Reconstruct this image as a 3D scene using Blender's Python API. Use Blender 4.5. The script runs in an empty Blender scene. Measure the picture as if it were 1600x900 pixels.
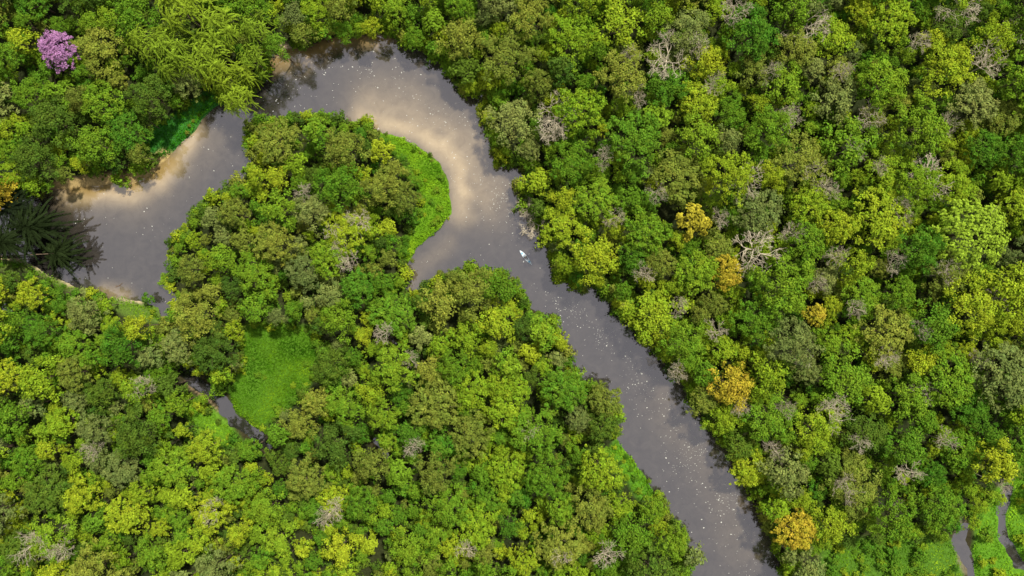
import bpy, math, numpy as np
from mathutils import Vector
rng = np.random.default_rng(11)
S = 0.16; H = 173.0
scene = bpy.context.scene
scene.view_settings.view_transform = 'Standard'
scene.view_settings.look = 'None'
scene.view_settings.exposure = 0
W = lambda p, z=0.0: ((p[0]-800)*S*(H-z)/H, (450-p[1])*S*(H-z)/H)

# ------------------------------------------------------------ helpers
def pip(P, poly):
    x, y = P[:,0], P[:,1]; inside = np.zeros(len(P), bool)
    n = len(poly)
    for i in range(n):
        x1,y1 = poly[i]; x2,y2 = poly[(i+1)%n]
        c = ((y1>y)!=(y2>y))
        if y1 != y2:
            inside ^= c & (x < (x2-x1)*(y-y1)/(y2-y1)+x1)
    return inside
def dseg(P, pts, closed=True):
    d = np.full(len(P), 1e9); n = len(pts)
    for i in range(n if closed else n-1):
        a = np.array(pts[i],float); b = np.array(pts[(i+1)%n],float); ab=b-a
        t = np.clip(((P-a)@ab)/max(ab@ab,1e-9),0,1)
        q = P-(a+t[:,None]*ab)
        d = np.minimum(d, np.hypot(q[:,0],q[:,1]))
    return d
_tab = np.random.default_rng(3).random((256,256))
def vnoise(x,y,sc):
    x = x/sc+1000.; y = y/sc+1000.
    xi=np.floor(x).astype(int); yi=np.floor(y).astype(int); fx=x-xi; fy=y-yi
    fx=fx*fx*(3-2*fx); fy=fy*fy*(3-2*fy)
    g=lambda a,b:_tab[a%256,b%256]
    return (g(xi,yi)*(1-fx)+g(xi+1,yi)*fx)*(1-fy)+(g(xi,yi+1)*(1-fx)+g(xi+1,yi+1)*fx)*fy
def fbm(x,y,sc,o=3):
    r=0;a=.5;t=0
    for i in range(o):
        r=r+a*vnoise(x+i*57.,y-i*31.,sc/2**i); t+=a; a*=.5
    return r/t
def sm(a,b,x):
    t=np.clip((x-a)/(b-a),0,1); return t*t*(3-2*t)

# ------------------------------------------------------------ traced plan (metres from photo pixels)
RIVER = [(-60,300),(20,303),(60,300),(95,297),(150,291),(205,287),(240,270),(262,248),(292,217),(318,186),(345,160),
 (372,150),(400,140),(425,112),(418,90),(445,76),(480,74),(505,62),(540,58),(600,56),(640,70),(680,93),(704,118),(722,146),
 (756,142),(757,190),(766,222),(776,258),(818,264),(828,274),(808,292),(820,322),(846,372),(862,402),(872,432),(902,446),
 (932,450),(952,466),(962,490),(1000,518),(1022,550),(1052,582),(1082,622),(1102,660),(1132,692),(1152,732),(1182,782),
 (1198,832),(1222,880),(1245,960),(1085,960),(1072,890),(1075,860),(1060,828),(1040,790),(1012,750),(986,712),(962,682),
 (962,640),(930,606),(906,590),(886,560),(880,530),(864,500),(840,490),(814,470),(810,450),(780,426),(732,420),(690,430),
 (652,456),(632,450),(638,412),(652,388),(690,356),(706,334),(703,290),(686,256),(652,226),(622,212),(592,206),(570,192),
 (530,190),(500,186),(470,190),(430,190),(394,200),(390,222),(404,250),(388,285),(350,300),(310,330),(286,364),(270,395),
 (276,420),(260,440),(276,462),(282,492),(272,506),(256,500),(248,482),(222,472),(195,463),(170,465),(158,456),(130,452),(100,440),
 (40,408),(-60,392)]
CREEKS = [([(292,584),(310,604),(336,610),(352,632),(368,658),(398,680),(418,698)],9),
          ([(588,690),(604,712)],6),([(1574,764),(1564,800),(1570,845),(1594,882),(1640,897)],9),
          ([(1504,822),(1496,846),(1514,880),(1524,930)],8),([(1480,520),(1500,535)],5),([(0,470),(12,484)],6),
          ([(268,500),(262,540),(292,584)],3.5),([(600,516),(622,540)],3)]
GRASS = {'meadow':[(384,512),(430,506),(484,512),(510,545),(488,594),(454,636),(404,670),(370,642),(361,610),(380,570)],
 'crescent':[(592,206),(622,212),(652,226),(686,256),(703,290),(706,334),(690,356),(652,388),(640,410),(626,394),(650,350),(661,315),(648,272),(616,240)],
 'north':[(222,214),(262,190),(300,165),(338,140),(345,160),(318,186),(292,217),(262,248),(232,246)],
 'strip':[(292,614),(316,626),(340,646),(362,670),(384,692),(370,702),(340,692),(314,674),(292,646)],
 'path':[(-60,385),(40,398),(100,428),(135,450),(110,452),(40,420),(-60,410)],
 'dock':[(170,462),(200,458),(245,480),(252,502),(215,496),(180,478)],
 'wet':[(1516,880),(1524,825),(1545,775),(1575,745),(1600,705),(1640,695),(1640,960),(1545,960),(1522,920)],
 'fen':[(1285,862),(1320,842),(1380,842),(1440,836),(1485,846),(1500,880),(1500,960),(1280,960)],
 'bank':[(962,684),(986,712),(1012,750),(1022,778),(998,775),(970,740),(952,705)]}
to_w = lambda L:[W(p) for p in L]
RW = to_w(RIVER); GW={k:to_w(v) for k,v in GRASS.items()}
CW=[(to_w(a),w*S) for a,w in CREEKS]
def waterdist(P):      # signed, >0 on land, metres
    d=dseg(P,RW); d=np.where(pip(P,RW),-d,d)
    nn=.45+1.1*vnoise(P[:,0],P[:,1],2.6)
    for a,w in CW:
        d=np.minimum(d,dseg(P,a,False)-w*nn)
    return d

# ------------------------------------------------------------ node helpers
def mat(name):
    m=bpy.data.materials.new(name); m.use_nodes=True; nt=m.node_tree; nt.nodes.clear()
    return m,nt,nt.nodes,nt.links
def ramp(n,stops):
    r=n.new('ShaderNodeValToRGB'); e=r.color_ramp.elements
    while len(e)<len(stops): e.new(0.5)
    for i,(p,c) in enumerate(stops):
        e[i].position=p; e[i].color=(*c,1)
    return r
def simple(name,col,rough=.6,spec=.4,nscale=6,var=.2):
    m,nt,n,l=mat(name); o=n.new('ShaderNodeOutputMaterial'); b=n.new('ShaderNodeBsdfPrincipled')
    tc=n.new('ShaderNodeTexCoord'); t=n.new('ShaderNodeTexNoise'); t.inputs['Scale'].default_value=nscale
    r=ramp(n,[(.3,tuple(c*(1-var) for c in col)),(.7,tuple(min(1,c*(1+var)) for c in col))])
    l.new(tc.outputs['Object'],t.inputs['Vector']); l.new(t.outputs['Fac'],r.inputs['Fac']); l.new(r.outputs['Color'],b.inputs['Base Color'])
    b.inputs['Roughness'].default_value=rough; b.inputs['Specular IOR Level'].default_value=spec
    l.new(b.outputs[0],o.inputs[0]); return m
def leafmat(name,cA,cB,cC):
    m,nt,n,l=mat(name); o=n.new('ShaderNodeOutputMaterial')
    oi=n.new('ShaderNodeObjectInfo'); r=ramp(n,[(0,cA),(.5,cB),(1,cC)]); l.new(oi.outputs['Random'],r.inputs['Fac'])
    at=n.new('ShaderNodeAttribute'); at.attribute_name='leafvar'
    hs=n.new('ShaderNodeHueSaturation'); l.new(r.outputs['Color'],hs.inputs['Color'])
    l.new(at.outputs['Fac'],hs.inputs['Value'])
    at2=n.new('ShaderNodeAttribute'); at2.attribute_name='leafhue'; l.new(at2.outputs['Fac'],hs.inputs['Hue'])
    d=n.new('ShaderNodeBsdfDiffuse'); l.new(hs.outputs[0],d.inputs['Color']); l.new(d.outputs[0],o.inputs[0]); return m
SPEC = {
 'lime':((.17,.285,.016),(.225,.325,.018),(.30,.37,.02)),
 'green':((.095,.20,.014),(.13,.24,.016),(.18,.29,.018)),
 'emerald':((.068,.17,.014),(.09,.20,.015),(.12,.235,.017)),
 'dark':((.055,.11,.015),(.075,.135,.016),(.10,.165,.017)),
 'olive':((.135,.18,.026),(.175,.22,.03),(.225,.26,.034)),
 'grey':((.13,.175,.045),(.165,.21,.05),(.21,.25,.06)),
 'feather':((.17,.265,.02),(.195,.29,.02),(.225,.315,.02)),
 'shade':((.014,.022,.009),(.016,.026,.009),(.019,.03,.009)),  # near-black leaf colour, darkened to deepen the shade at the left pool
 'pale':((.26,.39,.03),(.26,.39,.03),(.26,.39,.03)),
 'yellow':((.37,.34,.03),(.42,.35,.03),(.43,.32,.03)),
}
LM={k:leafmat('leaves_'+k,*v) for k,v in SPEC.items()}
LM['purple']=leafmat('blossom_purple',(.40,.19,.37),(.40,.19,.37),(.40,.19,.37))
LM['grass']=leafmat('grass_blades',(.14,.32,.012),(.14,.32,.012),(.14,.32,.012))
BARK=simple('bark_brown',(.16,.12,.08),.9,.1,3,.35)
PALE=simple('bark_pale',(.62,.54,.39),.85,.1,3,.3)

# ------------------------------------------------------------ mesh builders
def mesh_from(name,V,F,mats,mi=None,var=None,hue=None):
    me=bpy.data.meshes.new(name); V=np.asarray(V,np.float32); F=np.asarray(F,np.int32)
    me.vertices.add(len(V)); me.vertices.foreach_set('co',V.ravel())
    k=F.shape[1]; me.loops.add(F.size); me.loops.foreach_set('vertex_index',F.ravel())
    me.polygons.add(len(F)); me.polygons.foreach_set('loop_start',np.arange(0,F.size,k,dtype=np.int32))
    me.polygons.foreach_set('loop_total',np.full(len(F),k,np.int32))
    for m in mats: me.materials.append(m)
    if mi is not None: me.polygons.foreach_set('material_index',np.asarray(mi,np.int32))
    me.update(calc_edges=True)
    if var is not None:
        a=me.attributes.new('leafvar','FLOAT','FACE'); a.data.foreach_set('value',np.asarray(var,np.float32))
        a=me.attributes.new('leafhue','FLOAT','FACE'); a.data.foreach_set('value',np.asarray(hue,np.float32))
    return me
def leaves(P,N,s,w,fold=.2):
    n=len(P); N=N/np.linalg.norm(N,axis=1,keepdims=True)
    t=np.cross(N,rng.normal(size=(n,3))); t/=np.linalg.norm(t,axis=1,keepdims=True); b=np.cross(N,t)
    s=np.asarray(s).reshape(-1,1)*np.ones((n,1))
    V=np.stack([P-t*s, P+b*s*w-N*s*fold, P+t*s, P-b*s*w-N*s*fold],1).reshape(-1,3)
    return V, np.arange(n*4).reshape(n,4)
def tube(p0,p1,r0,r1,k=5):
    p0=np.array(p0,float);p1=np.array(p1,float);d=p1-p0;d/=max(np.linalg.norm(d),1e-6)
    u=np.cross(d,[.3,.5,.81]);u/=np.linalg.norm(u);v=np.cross(d,u)
    a=np.arange(k)*2*math.pi/k
    c=np.cos(a)[:,None]*u+np.sin(a)[:,None]*v
    V=np.vstack([p0+c*r0,p1+c*r1]); F=[[i,(i+1)%k,k+(i+1)%k,k+i] for i in range(k)]
    return V,np.array(F)
def join(parts):
    Vs=[];Fs=[];o=0
    for V,F in parts:
        Vs.append(V);Fs.append(np.asarray(F)+o);o+=len(V)
    return np.vstack(Vs),np.vstack(Fs)
def trunk_geo(R,ht,lean=.3):
    parts=[];segs=5;p=np.array([0,0,-1.0]);r=.09+.035*R
    top=np.array([rng.normal()*lean,rng.normal()*lean,ht])
    for i in range(segs):
        q=np.array([0,0,-1.0])+(top-np.array([0,0,-1.0]))*(i+1)/segs+np.array([*rng.normal(size=2)*.08,0])
        parts.append(tube(p,q,r,r*.85,6));p=q;r*=.85
    for i in range(7):
        a=i*2.4+rng.random();st=np.array([0,0,-1.0])+(top-np.array([0,0,-1.0]))*(.6+.4*rng.random())
        L=R*(.5+.3*rng.random()); m=st+np.array([math.cos(a)*L*.5,math.sin(a)*L*.5,L*.35]); e=st+np.array([math.cos(a)*L,math.sin(a)*L,L*.55])
        parts.append(tube(st,m,r*.6,r*.4,4));parts.append(tube(m,e,r*.4,r*.15,4))
    return join(parts)
def crown_geo(R,ht,rc0,rc1,flat=.7,ls=.23,dens=1.0,irr=.18):
    # lumpy crown: leaf clumps spread over an irregular dome
    nc=int(1.6*(R/((rc0+rc1)/2))**2)+3
    ph=rng.random(4)*6.28
    Ps=[];Ns=[];Vv=[];Hh=[];Sz=[]
    for c in range(nc):
        a=c*2.39996+rng.normal()*.4; rho=math.sqrt((c+.5)/nc)*(1+rng.normal()*.09)
        out=1+irr*(math.sin(2*a+ph[0])*.6+math.sin(3*a+ph[1])*.7+math.sin(5*a+ph[2])*.5)
        rc=rng.uniform(rc0,rc1)*(1.08-.3*rho); rr=(R-rc*.5)*rho*out
        z=ht+flat*R*max(0,1-rho**2)**.6+rng.normal()*.08*R
        C=np.array([rr*math.cos(a),rr*math.sin(a),z])
        n=int(46*rc*rc*dens*(.27/ls)**2)+10
        d=rng.normal(size=(n,3)); d/=np.linalg.norm(d,axis=1,keepdims=True)
        d[:,2]=np.where(d[:,2]<-.25,-d[:,2],d[:,2])
        rad=rc*rng.uniform(.5,1.25,n)*(1+.4*np.sin(d[:,0]*6+c)*np.sin(d[:,1]*6+c*2))
        st=np.array([rng.uniform(.75,1.35),rng.uniform(.75,1.35),.8])
        P=C+d*rad[:,None]*st; N=d*1.0+rng.normal(size=(n,3))*.42+np.array([0,0,.5])
        Ps.append(P);Ns.append(N)
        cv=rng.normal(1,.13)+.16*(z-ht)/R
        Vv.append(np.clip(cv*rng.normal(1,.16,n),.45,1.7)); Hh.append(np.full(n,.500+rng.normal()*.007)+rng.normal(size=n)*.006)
        Sz.append(ls*rng.uniform(.6,1.3,n))
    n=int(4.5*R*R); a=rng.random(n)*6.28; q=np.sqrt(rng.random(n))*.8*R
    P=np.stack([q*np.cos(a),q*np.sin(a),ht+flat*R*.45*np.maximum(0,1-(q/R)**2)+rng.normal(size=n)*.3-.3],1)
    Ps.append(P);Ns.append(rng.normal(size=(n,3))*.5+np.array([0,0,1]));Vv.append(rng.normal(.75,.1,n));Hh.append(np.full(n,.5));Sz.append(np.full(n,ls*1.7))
    P=np.vstack(Ps);N=np.vstack(Ns)
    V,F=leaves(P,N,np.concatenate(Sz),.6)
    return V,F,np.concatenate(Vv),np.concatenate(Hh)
def feather_geo(R,ht,nb=75,droop=.6,dn=24,lw=(.3,.75),wd_=.09,bnd=.5,cone=1.15):
    VV=[];FF=[];o=0;var=[]
    for b in range(nb):
        f=b/nb; a=b*2.39996+rng.normal()*.3; z0=ht-.35*R+f*cone*R; L=R*(1.05-.62*f)*rng.uniform(.6,1.2)
        n=int(L*dn); t=rng.random(n)**.75; bend=rng.normal()*bnd
        aa=a+bend*t
        cen=np.stack([np.cos(aa)*L*t,np.sin(aa)*L*t,z0+L*(.35*t-droop*t*t)],1)
        side=rng.choice([-1,1],n); per=np.stack([-np.sin(aa)*side,np.cos(aa)*side,np.full(n,-.25)],1)+np.stack([np.cos(aa),np.sin(aa),np.full(n,-.2)],1)*1.1
        per/=np.linalg.norm(per,axis=1,keepdims=True)
        ll=rng.uniform(*lw,n)*(1.15-t*.75); up=np.array([0,0,1.])+rng.normal(size=(n,3))*.3
        wd=np.cross(per,up); wd/=np.linalg.norm(wd,axis=1,keepdims=True)
        V=np.stack([cen,cen+per*ll[:,None]*.5+wd*wd_,cen+per*ll[:,None],cen+per*ll[:,None]*.5-wd*wd_],1).reshape(-1,3)
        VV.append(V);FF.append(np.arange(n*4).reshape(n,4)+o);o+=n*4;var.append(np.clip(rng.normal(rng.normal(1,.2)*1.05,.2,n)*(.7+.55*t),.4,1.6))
    V=np.vstack(VV);F=np.vstack(FF);v=np.concatenate(var)
    return V,F,v,np.full(len(v),.5)
def plume_geo(R,ht,nr=30,sz=(.26,.42),nb=(11,17),dome=.75,jit=1.,**kw):
    parts=[];vs=[]
    for c in range(nr):
        a=c*2.39996+rng.normal()*.3*jit; rho=math.sqrt((c+.5)/nr)*rng.uniform(1-.25*jit,1+.15*jit)
        z=ht+dome*R*max(0,1-rho*rho)**.7+rng.normal()*.1*R*jit
        V,F,v,_=feather_geo(rng.uniform(*sz)*R,0,int(rng.integers(*nb)),.7,**kw)
        tx,ty=math.cos(a)*rho*.5,math.sin(a)*rho*.5
        V=V+np.stack([V[:,2]*tx,V[:,2]*ty,-(V[:,0]*tx+V[:,1]*ty)],1)
        parts.append((V+np.array([math.cos(a)*rho*R*.85,math.sin(a)*rho*R*.85,z]),F)); vs.append(v*rng.normal(1,.1))
    V,F=join(parts); v=np.concatenate(vs); return V,F,v,np.full(len(v),.5)
def bare_geo(R,ht):
    limb=[];twig=[]
    def grow(p,d,L,r,dep):
        q=p+d*L
        (limb if dep<2 else twig).append(tube(p,q,r,r*.75,5 if dep<2 else 3))
        if dep>=5: return
        for i in range(3 if dep in(0,1) else 2):
            nd=d+rng.normal(size=3)*np.array([.7,.7,.25])+np.array([0,0,.03])
            nd/=np.linalg.norm(nd)
            grow(q,nd,L*rng.uniform(.66,1.0),max(.03,r*.66),dep+1)
    top=np.array([rng.normal()*.3,rng.normal()*.3,ht-R*.2]);limb.append(tube((0,0,-1),top,.22,.16,7))
    for i in range(5):
        a=i*1.2566+rng.random()*.9;d=np.array([math.cos(a),math.sin(a),.5]);d/=np.linalg.norm(d)
        grow(top-np.array([0,0,rng.random()*1.0]),d,R*rng.uniform(.2,.38),.11,0)
    return join(limb),join(twig)

# ------------------------------------------------------------ tree library
SHAPES={}
def addshape(key,R,ht,*a,**k):
    g=crown_geo(R,ht,*a,**k); t=trunk_geo(R,ht+.2*R); SHAPES[key]=(R,ht,g,t)
for i in range(4): addshape('s%d'%i,2.3,4.2+i*.5,.4,.85,ls=[.19,.23,.17,.21][i],irr=.3)
for i in range(6): addshape('m%d'%i,3.5,6.0+i*.5,[.55,.4,.5,.65,.4,.75][i],[1.1,.8,1.0,1.2,.75,1.4][i],flat=[.85,.7,.95,.8,.85,.75][i],ls=[.20,.17,.24,.19,.22,.20][i],irr=[.18,.24,.12,.28,.16,.22][i])
for i in range(2): SHAPES['m%d'%(6+i)]=(3.5,7.0,plume_geo(3.5,7.0,[16,24][i],[(.3,.45),(.2,.32)][i],(12,16),.8,.9,dn=22,lw=(.25,.5),wd_=.11),trunk_geo(3.5,8))
for i in range(5): addshape('l%d'%i,5.3,7.8+i*.4,[.6,.5,.75,.5,.4][i],[1.3,1.1,1.5,1.0,.8][i],flat=[.75,.8,.7,.75,.7][i],ls=[.21,.19,.24,.20,.18][i],irr=.16)
for i in range(3): addshape('f%d'%i,4.4,7.4,.35,.7,flat=.7,ls=.18,irr=.12)
for i in range(3): addshape('u%d'%i,1.7,1.1,.4,.75,flat=.8,ls=.2,irr=.4)
SHAPES['b0']=(8.2,10.5,plume_geo(8.2,10.5,85,(.12,.16),(9,13),.5,.35,dn=16,lw=(.3,.5),wd_=.11),trunk_geo(8.2,12))
for i in range(3): SHAPES['q%d'%i]=(6.0,9.0,plume_geo(6.0,9.0,9,(.5,.85),(18,26),.8,1.3,dn=30,lw=(.22,.5),wd_=.065,bnd=.25),trunk_geo(6.0,12.0,.1))
SHAPES['p0']=(8.0,19.0,feather_geo(8.0,19.0,85,lw=(.5,1.1),wd_=.18,bnd=.2),trunk_geo(7,23,.1))
def shape_h(key): R,ht,_,_=SHAPES[key]; return ht+.35*R
TR={};CR={}
def trunk_mesh(k):
    if k not in TR:
        V,F=SHAPES[k][3]; TR[k]=mesh_from('trunk',V,F,[BARK])
    return TR[k]
def crown_mesh(k,sp):
    if (k,sp) not in CR:
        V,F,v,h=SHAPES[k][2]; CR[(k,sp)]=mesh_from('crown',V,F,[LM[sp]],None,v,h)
    return CR[(k,sp)]
tmpl=bpy.data.collections.new('foliage_templates'); TIDX={}; 
def tmpl_index(k,sp):
    if (k,sp) not in TIDX:
        V,F,v,h=SHAPES[k][2]; tv,tf=SHAPES[k][3]
        VV,FF=join([(V,F),(tv,tf)]); mi=np.r_[np.zeros(len(F)),np.ones(len(tf))]
        me=mesh_from('foliage',VV,FF,[LM[sp],BARK],mi,np.r_[v,np.ones(len(tf))],np.r_[h,np.full(len(tf),.5)])
        i=len(TIDX); ob=bpy.data.objects.new('foliage_%03d'%i,me); tmpl.objects.link(ob); TIDX[(k,sp)]=i
    return TIDX[(k,sp)]
def link(o): scene.collection.objects.link(o); return o

# ------------------------------------------------------------ canopy layout (crown positions in plan)
HERO=[ # px,py,r_px,species,shape class
 (285,18,42,'feather','q'),(215,25,36,'green','l'),(345,48,38,'feather','q'),(270,85,34,'feather','q'),(328,95,36,'feather','q'),(392,10,36,'green','l'),
 (358,124,32,'feather','q'),(374,158,27,'feather','q'),(235,72,28,'feather','q'),(400,98,23,'feather','q'),(405,50,26,'feather','q'),
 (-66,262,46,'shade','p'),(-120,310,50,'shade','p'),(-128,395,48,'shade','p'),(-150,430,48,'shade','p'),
 (92,78,30,'purple','f'),(1140,602,36,'yellow','l'),(1135,425,27,'yellow','f'),(1082,345,29,'yellow','m'),(1240,828,33,'yellow','f'),
 (1270,492,18,'yellow','m'),(8,303,20,'yellow','s'),
 (1525,365,64,'pale','b'),(1570,585,52,'grey','f'),(1598,400,30,'grey','l'),(792,92,40,'olive','l'),(802,192,38,'grey','l'),(720,62,34,'olive','l'),
 (680,632,42,'olive','f'),(945,627,27,'olive','f'),(490,330,30,'grey','l'),(430,380,32,'olive','l'),(475,425,28,'grey','f'),
 (282,540,28,'grey','f'),(335,545,36,'dark','l'),(540,235,34,'olive','l'),(435,225,34,'olive','f'),(598,295,32,'olive','l'),
 (632,310,24,'olive','f'),(1172,55,42,'emerald','l'),(890,60,40,'lime','l'),(1298,60,34,'lime','m'),(1090,215,36,'green','l'),
 (740,455,36,'olive','l'),(690,470,36,'olive','l'),(780,500,34,'lime','m'),(850,520,26,'green','m'),(790,640,32,'lime','m'),(560,450,28,'emerald','m'),
 (840,285,22,'lime','s'),(1520,160,36,'grey','f'),(1590,240,34,'emerald','l'),(1180,500,36,'green','l'),(700,790,34,'green','l'),
 (480,745,32,'olive','f'),(160,160,34,'green','f'),(85,190,38,'dark','l'),(55,250,34,'dark','l'),(148,226,34,'green','l'),(235,150,34,'dark','l'),
 (1085,868,18,'grey','s'),(1262,885,26,'grey','m'),(232,466,9,'emerald','u'),(520,570,30,'dark','l'),(1212,795,22,'lime','m'),
]
pts=np.zeros((0,2));rad=np.zeros(0);trees=[]
keys={c:[k for k in SHAPES if k[0]==c] for c in 'smlfbupq'}
def addt(px,py,r,sp,k,hs=1.0):
    global pts,rad
    pts=np.vstack([pts,[px,py]]);rad=np.r_[rad,r]
    trees.append((px,py,r,sp,k,hs))
for (x,y,r,sp,c) in HERO:
    addt(x,y,r,sp,keys[c][rng.integers(len(keys[c]))],1.12 if c in 'q' or sp=='yellow' else 1.0)
ALLG=list(GRASS.values())
def species(x,y):
    n=fbm(np.array([x]),np.array([y]),190)[0]; m=fbm(np.array([x+900]),np.array([y]),110)[0]
    w={'lime':.32,'green':.38,'emerald':.10,'dark':.10,'olive':.14,'grey':.06}
    if n>.55: w['lime']*=1.7;w['dark']*=.5
    if n<.43: w['dark']*=1.6;w['emerald']*=1.5;w['lime']*=.7
    if m>.56: w['olive']*=1.6;w['grey']*=1.6
    if x<260 and y<300: w['dark']*=2.2;w['lime']*=.35;w['emerald']*=1.5
    if x>900: w['lime']*=1.2;w['dark']*=.8
    if x>1350: w['emerald']*=1.5;w['grey']*=1.4
    if 260<x<720 and 180<y<460: w['olive']*=1.8
    k=list(w); p=np.array([w[a] for a in k]); p/=p.sum(); return k[rng.choice(len(k),p=p)]
def throw(n,r0,r1,cls,pack,e0,e1,x0=-80):
    C=np.stack([rng.uniform(x0,1680,n),rng.uniform(-70,970,n)],1); R=rng.uniform(r0,r1,n)
    dw=dseg(C,RIVER); inw=pip(C,RIVER); dg=np.full(n,1e9)
    for a,w in CREEKS: dw=np.minimum(dw,np.maximum(dseg(C,a,False)-w,0))
    for g in ALLG:
        d=dseg(C,g); d=np.where(pip(C,g),-d,d); dg=np.minimum(dg,d)
    sand=dseg(C,[(95,296),(205,285),(262,246)],False)
    ok=(~inw)&(dw>R*rng.uniform(e0,e1,n))&(dg>R*rng.uniform(.45,.8,n))&(sand>R*1.0+3)
    for i in np.nonzero(ok)[0]:
        d=np.hypot(pts[:,0]-C[i,0],pts[:,1]-C[i,1])
        if (d<(rad+R[i])*pack).any(): continue
        c=cls[rng.integers(len(cls))]; ks=keys[c]
        addt(C[i,0],C[i,1],R[i],species(*C[i]),ks[rng.integers(len(ks))],rng.uniform(.78,1.25))
throw(500,32,46,'llf',.76,.4,.85,830)
throw(900,26,38,'llf',.75,.4,.85)
throw(5000,14,26,'mmmf',.72,.3,.75)
throw(12000,8,15,'s',.66,.25,.65)
print('trees',len(trees))
def ground_z(x,y): 
    return .55+1.0*(fbm(np.array([x]),np.array([y]),40)[0]-.3)

recs=[]
for (px,py,r,sp,k,hs) in trees:
    R=SHAPES[k][0]; sc=r*S/R*1.06; hsc=sc**.5*hs if k[0] not in 'u' else sc
    zc=shape_h(k)*hsc; f=(H-zc)/H
    sc*=f
    recs.append(((px-800)*S*f,(450-py)*S*f,sc,sc if k[0]=='u' else hsc,sp,k,rng.random()*6.283,r,px,py))
inview=[i for i,q in enumerate(recs) if -15<q[8]<1615 and -15<q[9]<915]
inview.sort(key=lambda i:-recs[i][7]); indiv=set(inview[:297])|{i for i,q in enumerate(recs) if i<len(HERO)}
COLW={'lime':'bright yellow-green','green':'fresh green','emerald':'deep emerald green','dark':'dark green','shade':'very dark green','olive':'olive green','grey':'grey-green','pale':'pale green','feather':'yellow-green','yellow':'golden yellow','purple':'pink-purple blossoming'}
FORM={'s':'small bushy','m':'lumpy rounded','l':'wide lumpy','f':'fine-leaved dense','b':'very broad domed','p':'tall feathery','q':'feathery drooping','u':'low leafy'}
RWA=np.array([[q[0],q[1]] for q in recs]); WD=waterdist(RWA)
def build_tree(i):
    x,y,sc,hs,sp,k,rot,r,px,py=recs[i]
    kind={'p':'feathery_tree','q':'feathery_tree','u':'shrub'}.get(k[0],'broadleaf_tree')
    if sp=='purple': kind='flowering_tree'
    e=bpy.data.objects.new(kind,None); link(e); e.empty_display_size=.5
    e.location=(x,y,ground_z(x,y)); e.rotation_euler=(0,0,rot); e.scale=(sc,sc,hs)
    t=link(bpy.data.objects.new('trunk',trunk_mesh(k))); t.parent=e
    c=link(bpy.data.objects.new('crown',crown_mesh(k,sp))); c.parent=e
    where='leaning over the river bank' if WD[i]<7 else 'in the closed forest canopy'
    e['label']=f"{FORM[k[0]]} {COLW[sp]} tree {where}" if k[0]!='u' else 'low emerald green shrub on the sandy bank'
    e['category']='shrub' if k[0]=='u' else 'tree'
    e['group']={'p':'feathery trees beside the river bend','q':'feathery trees beside the river bend','u':'shrubs on the river bank'}.get(k[0],'broadleaf trees of the river forest')
    if sp=='purple': e['group']='flowering trees in the forest'
for i in indiv: build_tree(i)
# leaning palms added over the pool, standing in for a tree's shadow and reflection
for (bx,by,cx,cy,ch,R_) in ((-16,396,44,354,8.5,9.2),(-12,402,90,396,6.0,6.4),(-14,300,16,322,8,7.0),(-20,392,6,378,8,6.5)):
    b0=W((bx,by)); f=(H-ch)/H; dx=(cx-800)*S*f-b0[0]; dy=(450-cy)*S*f-b0[1]
    e=link(bpy.data.objects.new('standin_palm',None)); e.location=(b0[0],b0[1],.5)
    parts=[];p=np.array([0,0,-.8]);r=.22
    for i in range(8):
        t=(i+1)/8; q=np.array([dx*t**1.3,dy*t**1.3,ch*t**.8-.5]); parts.append(tube(p,q,r,r*.93,7)); p=q; r*=.93
    V,F=join(parts); o=link(bpy.data.objects.new('trunk',mesh_from('trunk',V,F,[BARK]))); o.parent=e  # trunk of the added stand-in palm
    V,F,v_,h_=feather_geo(R_,0,80,droop=.55,dn=44,lw=(.35,.95),wd_=.05,bnd=.25,cone=.5); V=V+np.array([dx,dy,ch-.5])
    o=link(bpy.data.objects.new('crown',mesh_from('crown',V,F,[LM['shade']],None,v_,h_))); o.parent=e  # crown of the added stand-in palm
    e['label']='added dark palm standing in for the tree shadow and reflection on the pool'; e['category']='palm tree'; e['group']='added palms darkening the river pool'

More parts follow.
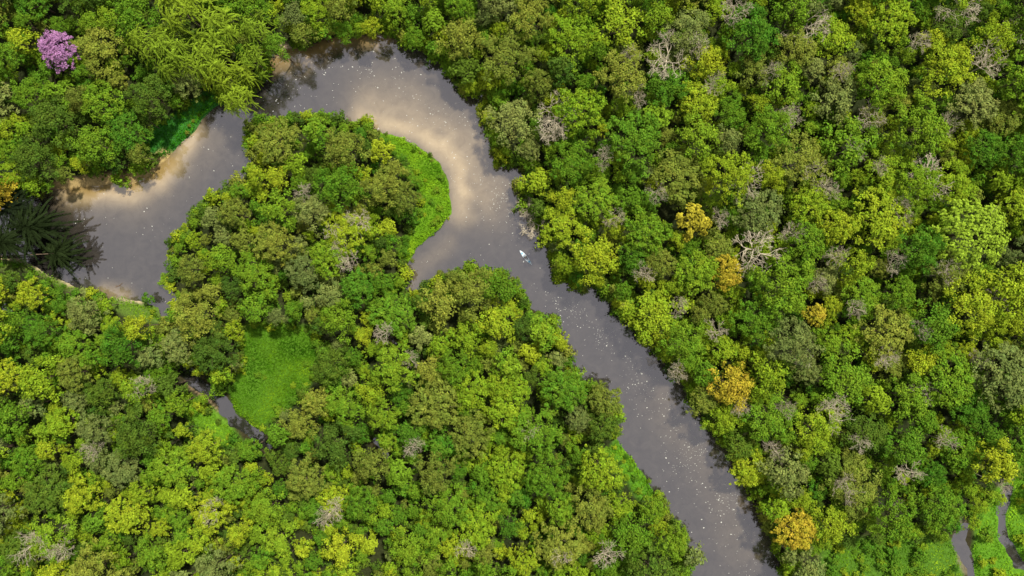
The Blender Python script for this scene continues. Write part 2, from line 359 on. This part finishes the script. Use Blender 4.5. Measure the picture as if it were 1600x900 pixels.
# ------------------------------------------------------------ scatter of the remaining trees / understory as stuff
def scatter(name,rows,label,cat):
    n=len(rows); me=bpy.data.meshes.new(name); me.vertices.add(n)
    me.vertices.foreach_set('co',np.array([[a[0],a[1],a[2]] for a in rows],np.float32).ravel())
    a=me.attributes.new('idx','INT','POINT'); a.data.foreach_set('value',np.array([r[5] for r in rows],np.int32))
    a=me.attributes.new('scl','FLOAT_VECTOR','POINT'); a.data.foreach_set('vector',np.array([[r[3],r[3],r[4]] for r in rows],np.float32).ravel())
    a=me.attributes.new('rot','FLOAT_VECTOR','POINT'); a.data.foreach_set('vector',np.array([[0,0,r[6]] for r in rows],np.float32).ravel())
    ob=link(bpy.data.objects.new(name,me)); ob['kind']='stuff'; ob['label']=label; ob['category']=cat
    ng=bpy.data.node_groups.new(name+'_scatter','GeometryNodeTree')
    ng.interface.new_socket('Geometry',in_out='INPUT',socket_type='NodeSocketGeometry')
    ng.interface.new_socket('Geometry',in_out='OUTPUT',socket_type='NodeSocketGeometry')
    N=ng.nodes;L=ng.links; gi=N.new('NodeGroupInput');go=N.new('NodeGroupOutput')
    ci=N.new('GeometryNodeCollectionInfo'); ci.inputs['Collection'].default_value=tmpl; ci.inputs['Separate Children'].default_value=True; ci.inputs['Reset Children'].default_value=True
    ip=N.new('GeometryNodeInstanceOnPoints'); ip.inputs['Pick Instance'].default_value=True
    def na(nm,ty):
        x=N.new('GeometryNodeInputNamedAttribute'); x.data_type=ty; x.inputs['Name'].default_value=nm
        return [o for o in x.outputs if o.enabled and o.name=='Attribute'][0]
    e2r=N.new('FunctionNodeEulerToRotation'); L.new(na('rot','FLOAT_VECTOR'),e2r.inputs[0]); L.new(e2r.outputs[0],ip.inputs['Rotation'])
    L.new(na('idx','INT'),ip.inputs['Instance Index']); L.new(na('scl','FLOAT_VECTOR'),ip.inputs['Scale'])
    L.new(gi.outputs[0],ip.inputs['Points']); L.new(ci.outputs[0],ip.inputs['Instance']); L.new(ip.outputs[0],go.inputs[0])
    md=ob.modifiers.new('scatter','NODES'); md.node_group=ng
    return ob
rows=[(q[0],q[1],ground_z(q[0],q[1]),q[2],q[3],tmpl_index(q[5],q[4]),q[6]) for i,q in enumerate(recs) if i not in indiv]
us=[]
n=5000; C=np.stack([rng.uniform(-130,130,n),rng.uniform(-74,74,n)],1); d=waterdist(C); dg=np.full(n,1e9)
for g in GW.values():
    e=dseg(C,g); dg=np.minimum(dg,np.where(pip(C,g),-e,e))
gp=np.zeros((0,2))
for i in np.nonzero((d>.9)&(dg>.8))[0]:
    if len(gp) and (np.hypot(gp[:,0]-C[i,0],gp[:,1]-C[i,1])<4.0).any(): continue
    gp=np.vstack([gp,C[i]]); k='u%d'%rng.integers(3) if rng.random()<.65 or d[i]<4 else 's%d'%rng.integers(4)
    sp=['dark','dark','green','emerald'][rng.integers(4)]
    s=rng.uniform(1.2,1.7) if k[0]=='u' else rng.uniform(.7,1.0)
    us.append((C[i,0],C[i,1],ground_z(*C[i])-.2,s,s*rng.uniform(.65,.85),tmpl_index(k,sp),rng.random()*6.28))
# shrubs hanging over the waterline
edge=[]
for i in range(len(RW)):
    a=np.array(RW[i]);b=np.array(RW[(i+1)%len(RW)]);L_=np.hypot(*(b-a)); 
    if abs(a[0])>135 and abs(b[0])>135: continue
    nrm=np.array([b[1]-a[1],a[0]-b[0]])/max(L_,1e-6)
    m_=(a+b)/2
    if waterdist((m_+nrm*.8)[None])[0]<0: nrm=-nrm
    k=0
    while k<L_:
        t=k/L_; k+=rng.uniform(.7,2.2); off=rng.uniform(-.5,2.0); edge.append((*(a+(b-a)*t+nrm*off),off))
E=np.array(edge); dgr=np.full(len(E),1e9); soft=np.full(len(E),1e9)
for nm,g in GW.items():
    e=dseg(E[:,:2],g); dgr=np.minimum(dgr,np.where(pip(E[:,:2],g),0,e))
for pl in ([(95,296),(205,285),(255,262)],[(170,462),(230,476)],[(420,86),(450,82)],[(-60,392),(130,452)]):
    soft=np.minimum(soft,dseg(E[:,:2],[W(p) for p in pl],False))
for j in range(len(E)):
    if soft[j]<2.2 and rng.random()<.9: continue
    if dgr[j]<1.2:
        if rng.random()<.7: continue
        s=rng.uniform(.2,.45)
    else: s=rng.uniform(.45,1.35)
    x,y=E[j,:2]; sp=['dark','green','lime','olive','green'][rng.integers(5)]
    us.append((x,y,.15,s,s*rng.uniform(.9,1.7),tmpl_index('u%d'%rng.integers(3),sp),rng.random()*6.28))
# low shrubs fringing the clearings, so that their edges are ragged
for nm in ('meadow','crescent','north','strip'):
    g=GW[nm]
    for i in range(len(g)):
        a=np.array(g[i]);b=np.array(g[(i+1)%len(g)]);L_=np.hypot(*(b-a));k=0
        while k<L_:
            p=a+(b-a)*k/L_+rng.normal(size=2)*.5; k+=rng.uniform(.8,2.4)
            if waterdist(p[None])[0]<1.6: continue
            s=rng.uniform(.35,.9) if nm!='north' else rng.uniform(.25,.6); us.append((p[0],p[1],.4,s,s,tmpl_index('u%d'%rng.integers(3),['green','dark','emerald','lime'][rng.integers(4)]),rng.random()*6))
for nm,cnt in (('wet',30),('fen',85),('crescent',8),('strip',3),('meadow',8),('bank',8),('path',8)):
    g=GW[nm]; A=np.array(g); k=0
    while k<cnt:
        p=np.array([[rng.uniform(A[:,0].min(),A[:,0].max()),rng.uniform(A[:,1].min(),A[:,1].max())]])
        if pip(p,g)[0] and waterdist(p)[0]>.8:
            s=rng.uniform(.3,.6) if nm not in('wet','fen') else rng.uniform(.4,1.2); us.append((p[0,0],p[0,1],.5,s,s*.8,tmpl_index('u%d'%rng.integers(3),['emerald','green','lime'][rng.integers(3)]),rng.random()*6)); k+=1
        else: k+=.02
scatter('distant_trees',rows,'smaller trees filling the dense green forest canopy','forest')
scatter('undergrowth',us,'low green undergrowth beneath the forest and along banks','undergrowth')
print('indiv',len(indiv),'stuff',len(rows),'under',len(us))

# ------------------------------------------------------------ bare pale-branched trees
BARE=[(1045,85,26),(882,185,28),(1170,282,24),(1182,388,32),(1252,258,22),(1450,272,30),(1300,640,20),(1262,40,26),(1545,100,22),
 (1362,182,18),(1420,740,18),(520,800,18),(950,872,20),(48,850,20),(1500,12,22),(1590,42,18),(1150,12,20),(560,345,18),(1236,362,16),
 (1010,425,16),(1330,232,14),(836,345,20),(828,322,14),(1398,410,16),(640,560,12),(1290,290,16),(880,870,14),(1320,760,16),(540,400,16),(1480,430,16),(1060,580,13),
 (858,205,18),(1090,60,18),(1000,150,14),(1230,180,16),(1410,330,16),(1390,560,16),(1560,470,16),(1120,520,14),(940,250,14),(1250,560,14),(1440,620,14),
 (520,370,14),(470,300,12),(600,520,14),(830,680,14),(640,700,14),(730,860,14),(220,600,14),(330,800,14),(140,700,14),(90,860,16),(1350,690,14),(1210,700,14),(1575,760,12),
 (980,90,14),(1120,130,14),(1200,110,12),(1320,110,13),(1440,60,14),(1480,200,14),(1380,260,12),(1030,300,12),(960,340,12),(1130,340,12),(1310,400,14),(1340,480,13),(1440,510,12),(1530,560,12),(1280,440,12),(1060,480,12),(1160,640,12),(1230,640,12),(1480,690,13),(1400,800,12)]
BM=[]
for i in range(7):
    (lv,lf),(tv,tf)=bare_geo(4.0,10.0); BM.append((mesh_from('limbs',lv,lf,[PALE]),mesh_from('twigs',tv,tf,[PALE])))
for j,(px,py,r) in enumerate(BARE):
    low=(px in(836,828)); sc=r*S/4.0*1.15; hz=rng.uniform(1.12,1.26) if not low else .38; zc=11*hz; f=(H-zc)/H
    e=link(bpy.data.objects.new('bare_tree',None)); e.location=((px-800)*S*f,(450-py)*S*f,.6); e.rotation_euler=(0,0,rng.random()*6.28)
    e.scale=(sc,sc,hz)
    a,b=BM[j%7]
    o=link(bpy.data.objects.new('trunk',a)); o.parent=e; o=link(bpy.data.objects.new('crown',b)); o.parent=e
    e['label']='leafless pale-twigged shrub at the water edge' if low else 'leafless tree with pale twisted branches above green canopy'
    e['category']='tree'; e['group']='bare trees in the river forest'

# ------------------------------------------------------------ ground sheet
def axis(lo,hi,st,ext):
    a=np.arange(lo,hi+st*.5,st); k=[]; d=st
    x=hi
    while x<ext: d*=1.5; x+=d; k.append(x)
    k=np.array(k); return np.r_[-(k[::-1]-hi)+lo,a,k]
gx=axis(-140,140,.6,900); gy=axis(-84,84,.6,900)
X,Y=np.meshgrid(gx,gy); P=np.stack([X.ravel(),Y.ravel()],1)
d=waterdist(P)+(fbm(P[:,0],P[:,1],4)-.5)*1.4
hgt=np.where(d>0,sm(0,2.2,d)*.65,-sm(0,5,-d)*1.8-.12*sm(0,.6,-d))
hgt+=sm(.5,4,d)*(fbm(P[:,0],P[:,1],9)-.5)*.5
nx,ny=len(gx),len(gy); I=np.arange(nx*ny).reshape(ny,nx)
F=np.stack([I[:-1,:-1],I[:-1,1:],I[1:,1:],I[1:,:-1]],-1).reshape(-1,4)
col=np.tile(np.array([.028,.038,.012]),(len(P),1)); nz=fbm(P[:,0],P[:,1],6)[:,None]
col=col+ (nz>.55)*np.array([.012,.01,.004])
def paint(mask,c):
    global col; m=mask[:,None]; col=col*(1-m)+np.array(c)*m
def polym(nm,feather=1.2):
    g=GW[nm]; e=dseg(P,g); e=np.where(pip(P,g),e,-e); return sm(-feather,feather*.4,e+(nz[:,0]-.5)*2)
paint(sm(-.6,.2,d)*sm(2.0,.4,d),(.05,.042,.02))
for nm,c in (('meadow',(.09,.21,.013)),('crescent',(.14,.29,.014)),('north',(.05,.21,.03)),('strip',(.13,.28,.02)),('dock',(.12,.2,.03)),('path',(.14,.2,.04)),('wet',(.12,.28,.018)),('fen',(.09,.2,.018)),('bank',(.11,.28,.02))):
    paint(polym(nm),c)
def lm(pl,w,nm=1.): 
    q=dseg(P,[W(a) for a in pl],False)+(fbm(P[:,0],P[:,1],3)-.5)*1.5; return sm(w,w*.4,q)*nm
paint(lm([(-40,395),(40,406),(80,425),(118,446)],1.1,.95),(.50,.41,.24))
paint(lm([(190,462),(222,468)],1.4,.9),(.5,.4,.25))
paint(lm([(420,86),(436,78),(450,84)],2.6,.95),(.68,.54,.33))
paint(lm([(560,60),(600,57)],1.5,.8),(.3,.22,.1))
paint(lm([(95,292),(150,286),(205,281),(240,264),(258,246)],2.6,.9),(.50,.36,.15))
paint(lm([(296,600),(320,622),(340,640)],.6,.8),(.3,.22,.12))
paint(lm([(1502,812),(1494,850),(1508,890)],1.6,.7),(.22,.18,.12))
GM,nt,nd,lk=mat('forest_ground'); o=nd.new('ShaderNodeOutputMaterial'); b=nd.new('ShaderNodeBsdfPrincipled'); b.inputs['Roughness'].default_value=.95; b.inputs['Specular IOR Level'].default_value=.1
at=nd.new('ShaderNodeAttribute'); at.attribute_name='soil'; ge=nd.new('ShaderNodeNewGeometry'); t=nd.new('ShaderNodeTexNoise'); t.inputs['Scale'].default_value=1.4; t.inputs['Detail'].default_value=8; t.inputs['Roughness'].default_value=.7
lk.new(ge.outputs['Position'],t.inputs['Vector']); r=ramp(nd,[(.3,(.55,.55,.55)),(.7,(1.4,1.4,1.4))]); lk.new(t.outputs['Fac'],r.inputs['Fac'])
mu=nd.new('ShaderNodeMix'); mu.data_type='RGBA'; mu.blend_type='MULTIPLY'; mu.inputs[0].default_value=1; lk.new(at.outputs['Color'],mu.inputs[6]); lk.new(r.outputs[0],mu.inputs[7]); lk.new(mu.outputs[2],b.inputs['Base Color'])
bp=nd.new('ShaderNodeBump'); bp.inputs['Distance'].default_value=.3; bp.inputs['Strength'].default_value=.8; lk.new(t.outputs['Fac'],bp.inputs['Height']); lk.new(bp.outputs[0],b.inputs['Normal'])
lk.new(b.outputs[0],o.inputs[0])
me=mesh_from('ground',np.stack([P[:,0],P[:,1],hgt],1),F,[GM]); ca=me.attributes.new('soil','FLOAT_COLOR','POINT')
ca.data.foreach_set('color',np.c_[col,np.ones(len(P))].astype(np.float32).ravel())
g=link(bpy.data.objects.new('ground',me)); g['kind']='structure'; g['label']='forest floor with grassy clearings and muddy river banks'; g['category']='ground'

# ------------------------------------------------------------ river water
wx=np.arange(-150,150.1,.8); wy=np.arange(-95,95.1,.8); X,Y=np.meshgrid(wx,wy); P=np.stack([X.ravel(),Y.ravel()],1)
nx,ny=len(wx),len(wy); I=np.arange(nx*ny).reshape(ny,nx); F=np.stack([I[:-1,:-1],I[:-1,1:],I[1:,1:],I[1:,:-1]],-1).reshape(-1,4)
wp=P+ (np.stack([fbm(P[:,0],P[:,1],9),fbm(P[:,0]+300,P[:,1],9)],1)-.5)*4
def trk(pl,w,a,p=2.): 
    q=dseg(wp,[W(p_) for p_ in pl],False); return a*np.exp(-(q/w)**p)
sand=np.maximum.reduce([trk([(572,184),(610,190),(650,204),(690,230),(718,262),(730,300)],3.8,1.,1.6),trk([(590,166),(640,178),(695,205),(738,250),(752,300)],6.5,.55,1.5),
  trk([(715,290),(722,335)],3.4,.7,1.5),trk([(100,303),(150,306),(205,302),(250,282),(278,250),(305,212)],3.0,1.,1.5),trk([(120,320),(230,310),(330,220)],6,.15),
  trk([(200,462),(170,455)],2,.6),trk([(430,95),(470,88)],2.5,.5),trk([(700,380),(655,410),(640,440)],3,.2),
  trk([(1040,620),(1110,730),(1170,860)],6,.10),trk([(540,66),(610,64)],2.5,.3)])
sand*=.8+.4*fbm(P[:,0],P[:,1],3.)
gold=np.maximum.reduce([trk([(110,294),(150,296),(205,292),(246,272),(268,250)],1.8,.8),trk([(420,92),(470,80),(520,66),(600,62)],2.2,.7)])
rd_=dseg(P,RW); rd_=np.where(pip(P,RW),0,rd_)
deep=np.exp(-(np.hypot((P[:,0]+121)/11,(P[:,1]-13)/9))**3)*.9  # tree shade and reflection in the left bay, painted into the water colour
wa=np.zeros((len(P),4)); wa[:,0]=np.clip(sand*(1-deep),0,1); wa[:,1]=np.clip(gold,0,1); wa[:,2]=np.maximum(sm(1.,3.,rd_)*(P[:,0]<90)*.6,deep); wa[:,3]=1  # deep is the painted bay shade, not water depth
WM,nt,nd,lk=mat('river_water'); o=nd.new('ShaderNodeOutputMaterial')
at=nd.new('ShaderNodeAttribute'); at.attribute_name='bed_shade'; sp=nd.new('ShaderNodeSeparateColor'); lk.new(at.outputs['Color'],sp.inputs[0])
def mixc(f,a,b_):
    m=nd.new('ShaderNodeMix'); m.data_type='RGBA'
    for s,v in ((0,f),(6,a),(7,b_)):
        if isinstance(v,tuple): m.inputs[s].default_value=(*v,1)
        else: lk.new(v,m.inputs[s])
    return m.outputs[2]
ge=nd.new('ShaderNodeNewGeometry')
t=nd.new('ShaderNodeTexNoise'); t.inputs['Scale'].default_value=.35; t.inputs['Detail'].default_value=9; t.inputs['Roughness'].default_value=.7; t.inputs['Distortion'].default_value=.8; lk.new(ge.outputs['Position'],t.inputs['Vector'])
rr=ramp(nd,[(.3,(.030,.027,.024)),(.7,(.075,.066,.056))]); lk.new(t.outputs['Fac'],rr.inputs[0])
sr=ramp(nd,[(.3,(.46,.345,.19)),(.7,(.62,.48,.28))]); lk.new(t.outputs['Fac'],sr.inputs[0])
c1=mixc(sp.outputs[0],rr.outputs[0],sr.outputs[0]); c2=mixc(sp.outputs[1],c1,(.44,.29,.09)); c3=mixc(sp.outputs[2],c2,(.014,.014,.012))  # last mix: painted bay shade, and the darker creek water
df=nd.new('ShaderNodeBsdfDiffuse'); lk.new(c3,df.inputs['Color']); gl=nd.new('ShaderNodeBsdfGlossy'); gl.inputs['Roughness'].default_value=.03; gl.inputs['Color'].default_value=(.97,.92,.93,1)
t2=nd.new('ShaderNodeTexNoise'); t2.inputs['Scale'].default_value=2.2; t2.inputs['Detail'].default_value=4; lk.new(ge.outputs['Position'],t2.inputs['Vector'])
bp=nd.new('ShaderNodeBump'); bp.inputs['Strength'].default_value=.06; bp.inputs['Distance'].default_value=.12; lk.new(t2.outputs['Fac'],bp.inputs['Height']); lk.new(bp.outputs[0],gl.inputs['Normal'])
mx=nd.new('ShaderNodeMixShader'); mx.inputs[0].default_value=.31; lk.new(df.outputs[0],mx.inputs[1]); lk.new(gl.outputs[0],mx.inputs[2]); lk.new(mx.outputs[0],o.inputs[0])
me=mesh_from('river_water',np.c_[P,np.zeros(len(P))],F,[WM]); ca=me.attributes.new('bed_shade','FLOAT_COLOR','POINT'); ca.data.foreach_set('color',wa.astype(np.float32).ravel())
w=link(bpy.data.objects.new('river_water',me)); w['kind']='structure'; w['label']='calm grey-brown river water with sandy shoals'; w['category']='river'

# ------------------------------------------------------------ floating foam flecks
n=90000; C=np.stack([rng.uniform(90,1230,n),rng.uniform(50,920,n)],1); C=C[pip(C,RIVER)]; C=C[np.hypot(C[:,0]-821,C[:,1]-402)>22]; n=len(C)
def tr(pl,w,a): return a*np.exp(-(dseg(C,pl,False)/w)**2)
den=.03+tr([(450,90),(600,110),(700,160),(740,230),(790,310)],35,.20)+tr([(745,180),(765,270),(800,330),(835,400)],18,.35)+tr([(880,470),(960,530),(1010,600),(1080,690)],22,.6)
den+=tr([(1080,720),(1150,800),(1190,880)],32,.6)+tr([(330,210),(430,150),(540,90)],30,.10)+tr([(560,210),(700,250),(760,320)],50,.08)
den*=.3+2.2*fbm(C[:,0],C[:,1],26)**2.4*1.6
C=C[rng.random(n)<den*.6]; n=len(C)
sz=np.clip(rng.lognormal(-2.6,.45,n),.04,.2)
a=np.arange(6)*math.pi/3
base=np.stack([(C[:,0]-800)*S,(450-C[:,1])*S],1)
rr_=sz[:,None]*rng.uniform(.5,1.3,(n,6)); V=np.stack([base[:,0,None]+rr_*np.cos(a),base[:,1,None]+rr_*np.sin(a)*.8,np.full((n,6),.012)],-1).reshape(-1,3)
FM=simple('river_foam',(.60,.60,.54),.8,.2,2,.2)
me=mesh_from('foam',V,np.arange(n*6).reshape(n,6),[FM]); f=link(bpy.data.objects.new('river_foam',me)); f['kind']='stuff'; f['label']='scattered white foam flecks drifting on the river'; f['category']='foam'
print('foam',n)

# ------------------------------------------------------------ grass blades over clearings
VV=[];FF=[];var=[];hue=[];o_=0
for nm,(dn,val,hu) in {'meadow':(30,.66,.500),'crescent':(34,1.05,.492),'north':(26,.70,.535),'strip':(26,1.05,.494),'dock':(16,.95,.49),'path':(9,1.,.485),'wet':(14,1.05,.499),'fen':(14,.85,.494),'bank':(22,1.0,.499)}.items():
    g=GW[nm]; A=np.array(g); lo=A.min(0)-1;hi=A.max(0)+1; m=int((hi-lo).prod()*dn)
    Q=rng.uniform(lo,hi,(m,2)); e=dseg(Q,g); e=np.where(pip(Q,g),e,-e)+(fbm(Q[:,0],Q[:,1],2.5)-.55)*2.0; Q=Q[e>0]; dd=waterdist(Q)+(fbm(Q[:,0],Q[:,1],1.5)-.5)*1.2; Q=Q[dd>.1]; m=len(Q)
    P3=np.c_[Q,rng.uniform(.5,.95,m)]; N=rng.normal(size=(m,3))*.7+np.array([0,0,1.0])
    V,F=leaves(P3,N,rng.uniform(.12,.32,m),.4,.1); VV.append(V);FF.append(F+o_);o_+=len(V)
    pn=fbm(Q[:,0],Q[:,1],5); var.append(np.clip(val*(.25+1.5*pn)*rng.normal(1,.18,m),.2,2));hue.append(np.full(m,hu)-(pn-.5)*.07)
me=mesh_from('grass',np.vstack(VV),np.vstack(FF),[LM['grass']],None,np.concatenate(var),np.concatenate(hue))
gr=link(bpy.data.objects.new('grass',me)); gr['kind']='stuff'; gr['label']='bright green grass covering the banks and clearings'; gr['category']='grass'

# ------------------------------------------------------------ kayak, paddler, paddle
KP=((821.5-800)*S,(450-402.5)*S); KANG=math.atan2(-(412-392),(830-813))
def mk(name,V,F,m,smooth=True):
    me=bpy.data.meshes.new(name); me.from_pydata([tuple(map(float,v)) for v in V],[],[tuple(f) for f in F]); me.materials.append(m)
    if smooth:
        for p in me.polygons: p.use_smooth=True
    return link(bpy.data.objects.new(name,me))
WHT=simple('kayak_white',(.78,.87,.92),.35,.5,2,.02); BLU=simple('kayak_blue',(.22,.52,.75),.35,.5,2,.06); BLK=simple('grey_plastic',(.30,.38,.45),.5,.4)
kay=link(bpy.data.objects.new('kayak',None)); kay.location=(KP[0],KP[1],.0); kay.rotation_euler=(0,0,KANG); kay.scale=(1.0,1.18,1)
L=4.7;V=[];F=[];ns=29;prof=[(0,-.14),(.45,-.12),(.85,-.02),(1,.12),(.92,.19),(.6,.215),(.25,.225),(0,.23)]
prof=prof+[(-a,b) for a,b in prof[-2:0:-1]]
k=len(prof)
for i in range(ns):
    u=-1+2*i/(ns-1); hw=.39*max(1-abs(u)**2.3,0.0)**.8+.012; rise=.14*abs(u)**3
    inc=1-sm(.30,.36,abs(u+.02))
    for (a_,b_) in prof:
        z=b_*(.5+.5*max(0,1-abs(u)**4))+rise
        y=a_*hw
        if abs(a_)<=.6 and b_>.2: z-=.14*inc
        V.append((u*L/2,y,z))
for i in range(ns-1):
    for j in range(k): F.append((i*k+j,(i+1)*k+j,(i+1)*k+(j+1)%k,i*k+(j+1)%k))
F.append(tuple(range(k))); F.append(tuple((ns-1)*k+j for j in range(k))[::-1])
h=mk('hull',V,F,WHT); h.parent=kay
def ring(name,rx,ry,cx,z,t,m):
    V=[];F=[];A=28;B=6
    for i in range(A):
        a=i*2*math.pi/A
        for j in range(B):
            b=j*2*math.pi/B; V.append((cx+(rx+t*math.cos(b))*math.cos(a),(ry+t*math.cos(b))*math.sin(a),z+t*math.sin(b)))
    for i in range(A):
        for j in range(B): F.append((i*B+j,((i+1)%A)*B+j,((i+1)%A)*B+(j+1)%B,i*B+(j+1)%B))
    return mk(name,V,F,m)
c=ring('cockpit_rim',.80,.27,-.05,.225,.022,BLK); c.parent=kay
def deckpatch(x0,x1,name):
    V=[];F=[];m_=8
    for i in range(m_+1):
        x=x0+(x1-x0)*i/m_; u=x/(L/2); hw=.39*max(1-abs(u)**2.3,0)**.8+.012; rise=.14*abs(u)**3
        for a_,b_ in ((-.62,.219),(-.25,.229),(0,.234),(.25,.229),(.62,.219)):
            V.append((x,a_*hw,b_*(.5+.5*max(0,1-abs(u)**4))+rise+.012))
    for i in range(m_):
        for j in range(4): F.append((i*5+j,i*5+5+j,i*5+j+6,i*5+j+1))
    o=mk(name,V,F,BLU); o.parent=kay
deckpatch(1.1,1.6,'deck_panel'); deckpatch(-1.65,-1.15,'deck_panel')
V=[(-.55,-.2,.12),(-.1,-.2,.12),(-.1,.2,.12),(-.55,.2,.12),(-.6,-.2,.42),(-.6,.2,.42),(-.55,-.2,.17),(-.1,-.2,.15),(-.1,.2,.15),(-.55,.2,.17),(-.66,-.2,.42),(-.66,.2,.42),(-.64,-.2,.12),(-.64,.2,.12)]
s_=mk('seat',V,[(0,3,2,1),(6,7,8,9),(0,1,7,6),(1,2,8,7),(2,3,9,8),(6,9,5,4),(4,5,11,10),(10,11,13,12),(6,4,10,12),(9,13,11,5),(12,13,9,6)],BLK,False); s_.parent=kay
kay['label']='white kayak with light blue deck floating on the river'; kay['category']='kayak'
# person
SK=simple('skin',(.42,.25,.17),.6,.3,8,.06); SH=simple('shorts_dark',(.10,.13,.2),.8,.2); VE=simple('vest_blue',(.25,.58,.80),.7,.2); HA=simple('hat_white',(.82,.82,.78),.8,.2); HAIR=simple('hair_dark',(.03,.02,.015),.6,.3)
sk=[];ed=[];rd=[]
def v(p,r,par=None):
    sk.append(p);rd.append(r); i=len(sk)-1
    if par is not None: ed.append((par,i))
    return i
pel=v((0,0,.12),.13); sp1=v((-.04,0,.28),.125,pel); ch=v((-.03,0,.44),.145,sp1); ne0=v((-.01,0,.58),.075,ch); ne=v((.01,0,.64),.052,ne0); hd=v((.02,0,.71),.078,ne); hd2=v((.02,0,.80),.088,hd); hd3=v((.015,0,.86),.06,hd2)
nose=v((.12,0,.76),.012,hd2)
for s in(-1,1):
    v((.015,s*.098,.765),.014,hd2)
    hp=v((.08,s*.10,.11),.088,pel); kn=v((.48,s*.17,.24),.058,hp); an=v((.86,s*.13,.09),.038,kn); v((.90,s*.14,.20),.03,an)
    shd=v((-.01,s*.19,.52),.058,ch); el=v((.16,s*.34,.36),.042,shd); wr=v((.38,s*.31,.44),.028,el); pm=v((.435,s*.30,.455),.026,wr)
    for q in range(4):
        kx=v((.475,s*(.27+.021*q),.485),.0095,pm); k2=v((.505,s*(.27+.021*q),.47-.002*q),.0085,kx); v((.505,s*(.27+.021*q),.445),.008,k2)
    t1=v((.455,s*.265,.43),.010,pm); v((.49,s*.262,.435),.009,t1)
me=bpy.data.meshes.new('person'); me.from_pydata(sk,ed,[]); per=link(bpy.data.objects.new('person',me)); me.materials.append(SK)
md=per.modifiers.new('skin','SKIN'); 
for i,r_ in enumerate(rd):
    sv=me.skin_vertices[0].data[i]; sv.radius=(r_,r_); sv.use_root=(i==0)
per.modifiers.new('sub','SUBSURF').levels=1
def place(ob): ob.location=(KP[0]-.35*math.cos(KANG),KP[1]-.35*math.sin(KANG),.11); ob.rotation_euler=(0,0,KANG)
place(per)
def lathe(name,rows_,m,par):
    V=[];F=[];A=20
    for (cx,z,rx,ry) in rows_:
        for i in range(A): a=i*2*math.pi/A; V.append((cx+rx*math.cos(a),ry*math.sin(a),z))
    for r0 in range(len(rows_)-1):
        for i in range(A): F.append((r0*A+i,r0*A+(i+1)%A,(r0+1)*A+(i+1)%A,(r0+1)*A+i))
    F.append(tuple((len(rows_)-1)*A+i for i in range(A)))
    o=mk(name,V,F,m); o.parent=par; return o
lathe('life_vest',[(-.03,.2,.15,.175),(-.035,.3,.16,.185),(-.03,.42,.17,.2),(-.02,.52,.15,.19),(-.01,.57,.1,.13),(0,.585,.07,.08)],VE,per)
lathe('shorts',[(0,.02,.16,.19),(0,.12,.175,.195),(-.02,.2,.15,.17),(-.03,.24,.13,.15)],SH,per)
lathe('hair',[(-.01,.72,.085,.1),(-.015,.79,.1,.105),(-.01,.86,.09,.095),(0,.89,.05,.05)],HAIR,per)
lathe('hat',[(.03,.815,.17,.155),(.02,.825,.115,.11),(.015,.87,.105,.1),(.01,.915,.08,.075),(.01,.93,.03,.03)],HA,per)
per['label']='person in blue life vest and white hat seated, holding a paddle'; per['category']='person'
pad=link(bpy.data.objects.new('paddle',None)); pad.location=(KP[0]+.135*math.cos(KANG),KP[1]+.135*math.sin(KANG),.57); pad.rotation_euler=(.12,0,KANG+.25)
V,F=tube((0,-1.0,0),(0,1.0,0),.016,.016,8); o=mk('shaft',V,F.tolist(),BLK); o.parent=pad
for s in(-1,1):
    V=[(0,s*.92,.02),(.06,s*.98,.012),(.095,s*1.1,.0),(.09,s*1.28,-.01),(.04,s*1.36,-.01),(-.04,s*1.36,-.01),(-.09,s*1.25,-.01),(-.08,s*1.08,0),(-.04,s*.97,.01)]
    V2=V+[(x_,y_,z_-.012) for x_,y_,z_ in V]; q=len(V)
    o=mk('blade',V2,[tuple(range(q)),tuple(range(2*q-1,q-1,-1))]+[(i,(i+1)%q,q+(i+1)%q,q+i) for i in range(q)],HA,False); o.parent=pad
pad['label']='double-bladed kayak paddle held across the kayak'; pad['category']='paddle'

parts=[tube((-1,0,0),(.2,.1,.12),.07,.06),tube((.2,.1,.12),(1.1,.5,.05),.06,.03),tube((.2,.1,.12),(.5,-.5,.35),.045,.02),tube((-.4,.02,.05),(-.7,.6,.3),.04,.015)]
V,F=join(parts); b_=mk('driftwood',V,F.tolist(),simple('wet_wood',(.22,.14,.08),.8,.2)); b_.location=((186-800)*S,(450-447)*S,.03); b_.rotation_euler=(0,0,.3); b_['label']='brown forked driftwood branch poking out of shallow water'; b_['category']='driftwood'

# ------------------------------------------------------------ light, sky, camera
EL=60; AZ=34   # hazy sun, north-east
wd=bpy.data.worlds.new('World'); scene.world=wd; wd.use_nodes=True; nt=wd.node_tree; bg=nt.nodes['Background']
sky=nt.nodes.new('ShaderNodeTexSky'); sky.sky_type='NISHITA'; sky.sun_disc=False; sky.sun_elevation=math.radians(EL); sky.sun_rotation=math.radians(AZ%360); sky.dust_density=.6; sky.air_density=1.0
hz=nt.nodes.new('ShaderNodeMix'); hz.data_type='RGBA'; hz.inputs[0].default_value=.74; hz.inputs[7].default_value=(3.35,3.2,3.05,1)
nt.links.new(sky.outputs[0],hz.inputs[6]); nt.links.new(hz.outputs[2],bg.inputs[0]); bg.inputs[1].default_value=.15
sl=bpy.data.lights.new('sun','SUN'); sl.energy=4.6; sl.angle=math.radians(3); sl.color=(1,.95,.85); so=link(bpy.data.objects.new('sun',sl)); so.rotation_euler=(math.radians(90-EL),0,math.radians(180-AZ))
cd=bpy.data.cameras.new('camera'); cd.sensor_width=36; cd.lens=36*H/(1600*S); cd.clip_end=3000; co=link(bpy.data.objects.new('camera',cd)); co.location=(0,0,H); scene.camera=co
